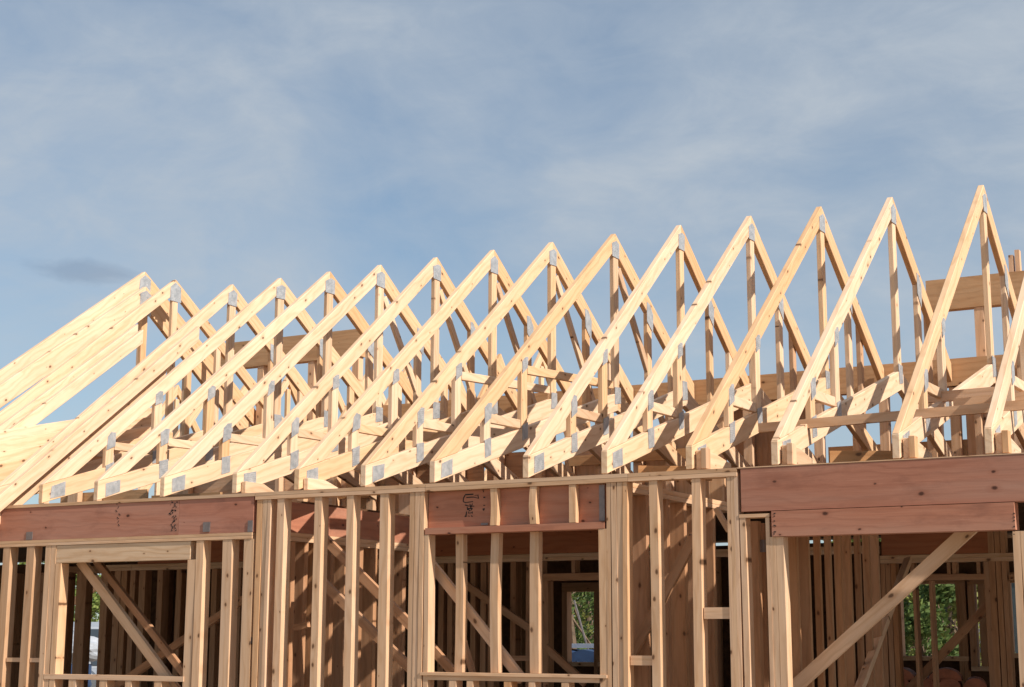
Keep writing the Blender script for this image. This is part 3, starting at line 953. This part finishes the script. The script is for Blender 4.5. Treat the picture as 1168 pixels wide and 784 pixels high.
def tree(label, loc, h, rad, mat, seed, nl=5200, low=.35):
    rr = random.Random(seed)
    t = thing('tree', label, 'tree', loc, 0, 'trees beyond the house')
    bm = bmesh.new()

    def limb(p, q, r0, r1, seg=7):
        d = (q - p).normalized()
        a = d.orthogonal().normalized()
        c = d.cross(a)
        r_ = []
        for pp, rd in ((p, r0), (p.lerp(q, .5) + a * r0 * .4, (r0 + r1) / 2), (q, r1)):
            r_.append([bm.verts.new(pp + (a * math.cos(2 * math.pi * k / seg) + c * math.sin(2 * math.pi * k / seg)) * rd) for k in range(seg)])
        for i in range(2):
            for k in range(seg):
                bm.faces.new((r_[i][k], r_[i][(k + 1) % seg], r_[i + 1][(k + 1) % seg], r_[i + 1][k]))
    top = Vector((rr.uniform(-.2, .2), rr.uniform(-.2, .2), h * .7))
    limb(Vector((0, 0, -.05)), top, .05 * h * .6, .02 * h * .5)
    clumps = []
    for k in range(12):
        an = rr.uniform(0, 6.28)
        z = h * rr.uniform(low, .97)
        f = rad * (1 - .55 * ((z / h - .5) / .5) ** 2 if z > h * .5 else 1) * rr.uniform(.35, .85)
        c = Vector((math.cos(an) * f, math.sin(an) * f, z))
        clumps.append((c, rad * rr.uniform(.28, .5)))
        limb(top * rr.uniform(.4, .95), c, .018 * h * .4, .006 * h * .3, 5)
    me = bpy.data.meshes.new('trunk')
    bm.to_mesh(me)
    bm.free()
    me.materials.append(M['bark'])
    link(bpy.data.objects.new('trunk', me), t)
    vs, fs, tn = [], [], []
    for i in range(nl):
        c, r0 = clumps[rr.randrange(len(clumps))]
        d = Vector((rr.gauss(0, 1), rr.gauss(0, 1), rr.gauss(0, .8)))
        p = c + d.normalized() * r0 * (rr.random() ** .45) * 1.05
        s = rr.uniform(.035, .08)
        nrm = Vector((rr.gauss(0, 1), rr.gauss(0, 1), rr.gauss(.4, 1))).normalized()
        a = nrm.orthogonal().normalized() * s
        b_ = nrm.cross(a) * .6
        k = len(vs)
        vs += [p - a, p - b_, p + a, p + b_]
        fs.append((k, k + 1, k + 2, k + 3))
        tv = rr.random()
        tn += [tv] * 4
    me = bpy.data.meshes.new('crown')
    me.from_pydata([tuple(v) for v in vs], [], fs)
    ta = me.attributes.new('tint', 'FLOAT', 'POINT')
    ta.data.foreach_set('value', tn)
    me.materials.append(LEAF[mat])
    link(bpy.data.objects.new('crown', me), t)
    return t


def gp(px, Y):
    p = at(px, 726, Y)
    return (p.x, Y, 0)


for lab, px, Y, h, rd, mt_, sd in (
        ('leafy green tree behind the left part of the rear window in the right opening', 1030, 33, 4.6, 1.5, 0, 1),
        ('dark green tree in the middle of the rear window in the right opening', 1060, 37, 4.8, 1.7, 1, 2),
        ('olive green tree at the right side of the rear window in the right opening', 1088, 31, 4.4, 1.3, 2, 3),
        ('low bushy tree at the foot of the rear window in the right opening', 1050, 28, 2.6, 1.0, 1, 12),
        ('dark green tree seen through the small rear window in the middle', 655, 30, 4.3, 1.4, 1, 4),
        ('shadowy tree at the right edge of the small middle rear window', 682, 33, 4.6, 1.4, 1, 5),
        ('olive tree standing farther off in the small middle rear window', 640, 38, 4.8, 1.6, 2, 6),
        ('big dark tree filling the gap behind the blue wrapped lumber stack', 668, 41, 4.9, 2.2, 1, 15),
        ('far dark tree closing the view left behind the middle rear window', 690, 45, 5.2, 2.4, 1, 16),
        ('far dark tree closing the view behind the right rear window', 1072, 43, 5.2, 2.6, 1, 17),
        ('far olive tree behind the left edge of the right rear window', 1022, 42, 5.0, 2.2, 2, 18),
        ('far dark tree behind the silver van', 95, 40, 5.0, 2.6, 1, 19),
        ('bright green tree seen at the left edge of the left window opening', 78, 30, 4.2, 1.5, 0, 7),
        ('green tree behind the diagonal brace tops in the left window opening', 112, 34, 4.6, 1.6, 0, 8)):
    tree(lab, gp(px, Y), h, rd, mt_, sd, low=.12)

# ------------------------------------------------------------------ yard things glimpsed through the openings
M['blue'] = flat_mat('blue_plastic', (.025, .055, .13), .45, 0, .3, 5, .3)
M['white'] = flat_mat('white_sheet', (.34, .37, .42), .6, 0, .12, 4, .3)
M['paint'] = flat_mat('silver_paint', (.42, .45, .49), .3, .4, .08, 2, 0, .5)
M['rubber'] = flat_mat('rubber', (.02, .02, .02), .8, 0, .2, 10, 0)
M['glass'] = flat_mat('car_glass', (.03, .04, .05), .08, 0, .1, 2, 0, .6)
M['terra'] = flat_mat('terracotta', (.42, .15, .08), .75, 0, .3, 9, .3)
M['slate'] = flat_mat('slate_blue_cladding', (.06, .08, .09), .6, 0, .25, 3, .2)


def solid(name, parent, verts, faces, mat, bev=0.0):
    bm = bmesh.new()
    vv = [bm.verts.new(v) for v in verts]
    for f in faces:
        bm.faces.new([vv[i] for i in f])
    bmesh.ops.recalc_face_normals(bm, faces=bm.faces[:])
    if bev:
        bmesh.ops.bevel(bm, geom=bm.edges[:], offset=bev, segments=2, affect='EDGES', clamp_overlap=True)
    me = bpy.data.meshes.new(name)
    bm.to_mesh(me)
    bm.free()
    me.materials.append(mat)
    return link(bpy.data.objects.new(name, me), parent)


def extrude_profile(name, parent, prof, y0, y1, mat, bev=0.0):
    n = len(prof)
    vs = [(x, y0, z) for x, z in prof] + [(x, y1, z) for x, z in prof]
    fs = [tuple(range(n)), tuple(range(n, 2 * n))] + [(i, (i + 1) % n, n + (i + 1) % n, n + i) for i in range(n)]
    return solid(name, parent, vs, fs, mat, bev)


def cyl(name, parent, c, axis, r0, r1, ln, mat, seg=20):
    bm = bmesh.new()
    rot = Vector((0, 0, 1)).rotation_difference(Vector(axis)).to_matrix().to_4x4()
    bmesh.ops.create_cone(bm, cap_ends=True, segments=seg, radius1=r0, radius2=r1, depth=ln, matrix=Matrix.Translation(c) @ rot)
    me = bpy.data.meshes.new(name)
    bm.to_mesh(me)
    bm.free()
    me.materials.append(mat)
    return link(bpy.data.objects.new(name, me), parent)


# parked van at the left
pv = gp(106, 23.5)
t = thing('parked_van', 'silver van parked in the yard, its windscreen showing through the left window opening', 'van', pv, R(-20))
extrude_profile('body', t, [(-2.1, .35), (2.0, .35), (2.1, .8), (1.5, 1.02), (.75, 1.75), (.4, 1.86), (-2.0, 1.86), (-2.1, 1.6)], -.85, .85, M['paint'], .04)
solid('windscreen', t, [(1.53, -.72, 1.06), (1.53, .72, 1.06), (.82, .66, 1.72), (.82, -.66, 1.72), (1.50, -.72, 1.03), (1.50, .72, 1.03), (.79, .66, 1.69), (.79, -.66, 1.69)],
      [(0, 1, 2, 3), (4, 5, 6, 7), (0, 1, 5, 4), (1, 2, 6, 5), (2, 3, 7, 6), (3, 0, 4, 7)], M['glass'])
for y in (-.862, .862):
    extrude_profile('side_window', t, [(-.2, 1.15), (1.15, 1.12), (.7, 1.66), (-.2, 1.68)], y - .008, y + .008, M['glass'])
for x in (-1.35, 1.3):
    for y in (-.8, .8):
        wh = cyl('wheel', t, (x, y, .34), (0, 1, 0), .34, .34, .22, M['rubber'])
        cyl('rim', wh, (x, y * 1.14, .34), (0, 1, 0), .2, .2, .03, M['paint'])
for y in (-.6, .6):
    cyl('headlight', t, (2.09, y, .82), (1, 0, 0), .11, .09, .06, M['white'])

# blue drum with a white sheet
pd = gp(84, 21)
t = thing('drum', 'blue plastic drum standing at the left rear under a crumpled white sheet', 'drum', pd)
cyl('barrel', t, (0, 0, .55), (0, 0, 1), .34, .34, 1.1, M['blue'])
for z in (.3, .75):
    cyl('hoop', t, (0, 0, z), (0, 0, 1), .355, .355, .05, M['blue'])
bm = bmesh.new()
bmesh.ops.create_uvsphere(bm, u_segments=28, v_segments=16, radius=.5)
rr = random.Random(5)
for v in bm.verts:
    k = 1 + .16 * math.sin(5 * v.co.x * 3 + 2) * math.sin(4 * v.co.y * 3) + rr.uniform(-.05, .05)
    v.co = Vector((v.co.x * k * 1.0, v.co.y * k, v.co.z * .55 * k))
me = bpy.data.meshes.new('plastic_sheet')
bm.to_mesh(me)
bm.free()
me.materials.append(M['white'])
sh = link(bpy.data.objects.new('plastic_sheet', me))
sh.location = (pd[0], pd[1], 1.36)
tag(sh, 'crumpled white plastic sheet heaped on the blue drum at the left rear', 'sheet')

# lumber stack under blue wrap, white boards on it, leaning pole
pl = gp(666, 27)
t = thing('lumber_stack', 'stack of lumber wrapped in blue plastic behind the small middle rear window', 'lumber stack', pl)
n = 16
prof = [(-1.6, .12), (1.6, .12), (1.62, 1.2)] + [(1.55 - 3.1 * k / n, 1.34 + .035 * math.sin(k * 2.1)) for k in range(n + 1)] + [(-1.62, 1.2)]
extrude_profile('wrap', t, prof, -.5, .5, M['blue'], 0)
for k in range(5):
    cyl('wrap_fold', t, (-1.2 + .6 * k, -.5, .7), (.25, 0, 1), .02, .02, .95, M['blue'], 8)
for x in (-1.2, 0, 1.2):
    extrude_profile('bearer', t, [(x - .05, 0), (x + .05, 0), (x + .05, .118), (x - .05, .118)], -.5, .5, M['stud'])
o = board('white_board', None, (pl[0] - 1.7, pl[1] + .15, 1.43), (pl[0] + 1.7, pl[1] + .15, 1.435), .08, .45, (0, 0, 1), M['white'])
tag(o, 'long white trim board resting on the blue wrapped lumber stack', 'board')
a_, c_ = at(655, 685, 27.8), at(672, 738, 27.2)
o = board('pole', None, (c_.x + .35, 27.3, 0.0), a_, .028, .028, (1, 0, 0), M['strap'])
tag(o, 'thin pale pole leaning in front of the trees behind the middle window', 'pole')

# terracotta tiles on a pallet
pt = gp(1054, 16.3)
t = thing('tile_pallet', 'pallet of terracotta roof tiles in the rear room below the right rear window', 'tile pallet', (pt[0], pt[1], FL), R(12))
for x in (-.5, 0, .5):
    extrude_profile('runner', t, [(x - .05, 0), (x + .05, 0), (x + .05, .1), (x - .05, .1)], -.5, .5, M['stud'])
extrude_profile('deck_board', t, [(-.6, .102), (.6, .102), (.6, .125), (-.6, .125)], -.52, .52, M['stud'])
for ix in range(5):
    for k in range(3):
        x = -.48 + .24 * ix
        z = .13 + k * .33
        prof = [(x + .11 * math.cos(a), z + .10 * math.sin(a) + .2) for a in [math.pi * j / 8 for j in range(9)]] + [(x - .11, z), (x + .11, z)]
        extrude_profile('roof_tile', t, prof, -.45, .45, M['terra'])
for k, (dx, a) in enumerate(((-.25, .3), (.2, -.25))):
    prof = [(dx + .16 * math.cos(q_), 1.06 + .12 * math.sin(q_)) for q_ in [math.pi * j / 8 for j in range(9)]]
    extrude_profile('roof_tile', t, prof, -.4, .35, M['terra'])

# neighbour building at the right rear
pn = gp(1142, 34)
t = thing('neighbour_building', 'dark slate clad building beyond the yard at the right edge', 'building', pn)
extrude_profile('wall', t, [(-1.35, 0), (4, 0), (4, 3.4), (-1.35, 3.4)], 0, 5, M['slate'])
extrude_profile('roof', t, [(-1.55, 3.402), (4.2, 3.402), (4.2, 3.5), (1.3, 4.2), (-1.55, 3.5)], -.2, 5.2, M['osb'])
for x in (-.7, .9):
    fr = extrude_profile('window', t, [(x - .3, 1.4), (x + .3, 1.4), (x + .3, 2.7), (x - .3, 2.7)], -.05, -.004, M['white'])
    extrude_profile('pane', fr, [(x - .24, 1.46), (x + .24, 1.46), (x + .24, 2.64), (x - .24, 2.64)], -.06, -.052, M['glass'])

# ------------------------------------------------------------------ light and sky
EL = R(36)
SDX, SDY = 1.0, -0.19
sun_az = math.atan2(SDX, SDY)
dirv = Vector((math.sin(sun_az) * math.cos(EL), math.cos(sun_az) * math.cos(EL), math.sin(EL)))
sd = bpy.data.lights.new('sun', 'SUN')
sd.energy = 4.2
sd.angle = R(.5)
sd.color = (1.0, .91, .80)
so = link(bpy.data.objects.new('sun', sd))
so.rotation_euler = dirv.to_track_quat('Z', 'Y').to_euler()
so.location = dirv * 50

wd = bpy.data.worlds.new('World')
scene.world = wd
wd.use_nodes = True
nt = wd.node_tree
nt.nodes.clear()
q = NB(nt)
out = q.n('ShaderNodeOutputWorld')
bg = q.n('ShaderNodeBackground')
sky = q.n('ShaderNodeTexSky', sky_type='NISHITA')
sky.sun_disc = False
sky.sun_elevation = EL
sky.sun_rotation = sun_az
sky.air_density = 1.0
sky.dust_density = 0.6
sky.ozone_density = 2.0
tc = q.n('ShaderNodeTexCoord')
v = tc.outputs['Generated']
n1 = q.noise(q.scaled(v, (1.0, 1.0, 1.7)), 4.2, 7, .56, .9)
n2 = q.noise(q.scaled(v, (1.0, 1.0, 2.2)), 15.0, 6, .6, .5)
n3 = q.noise(q.scaled(v, (1.0, 1.0, 2.6)), 1.7, 3, .5)
cl = q.math('ADD', q.math('ADD', q.math('MULTIPLY', n1, .60), q.math('MULTIPLY', n2, .32)), q.math('MULTIPLY', n3, .35))
mask = q.ramp(cl, [(.46, (.28, .28, .28)), (.66, (.60, .60, .60)), (.84, (1, 1, 1))])
blue = q.mix(1.0, sky.outputs[0], (0.84, 0.97, 1.0), 'MULTIPLY')
col = q.mix(mask, blue, (4.4, 4.9, 5.45))
# one small dark cloudlet low in the west
d0 = (FWD + RGT * ((112 - 584) / F_PX) - UPV * ((311 - 392) / F_PX)).normalized()
df = q.n('ShaderNodeVectorMath', operation='SUBTRACT')
q.link(v, df.inputs[0])
df.inputs[1].default_value = d0
ln = q.n('ShaderNodeVectorMath', operation='LENGTH')
q.link(q.scaled(df.outputs[0], (1.0, 1.0, 4.5)), ln.inputs[0])
dd = q.math('ADD', ln.outputs['Value'], q.math('MULTIPLY', n2, .07))
dk_ = q.ramp(dd, [(.05, (1, 1, 1)), (.072, (0, 0, 0))])
col = q.mix(q.math('MULTIPLY', dk_, .45), col, (2.0, 2.6, 3.6))
q.link(col, bg.inputs[0])
bg.inputs[1].default_value = 0.08
q.link(bg.outputs[0], out.inputs[0])

scene.view_settings.view_transform = 'Standard'
scene.view_settings.look = 'None'
scene.view_settings.exposure = 0.5
scene.view_settings.gamma = 1.0
scene.view_settings.use_curve_mapping = False
scene.cycles.max_bounces = 6
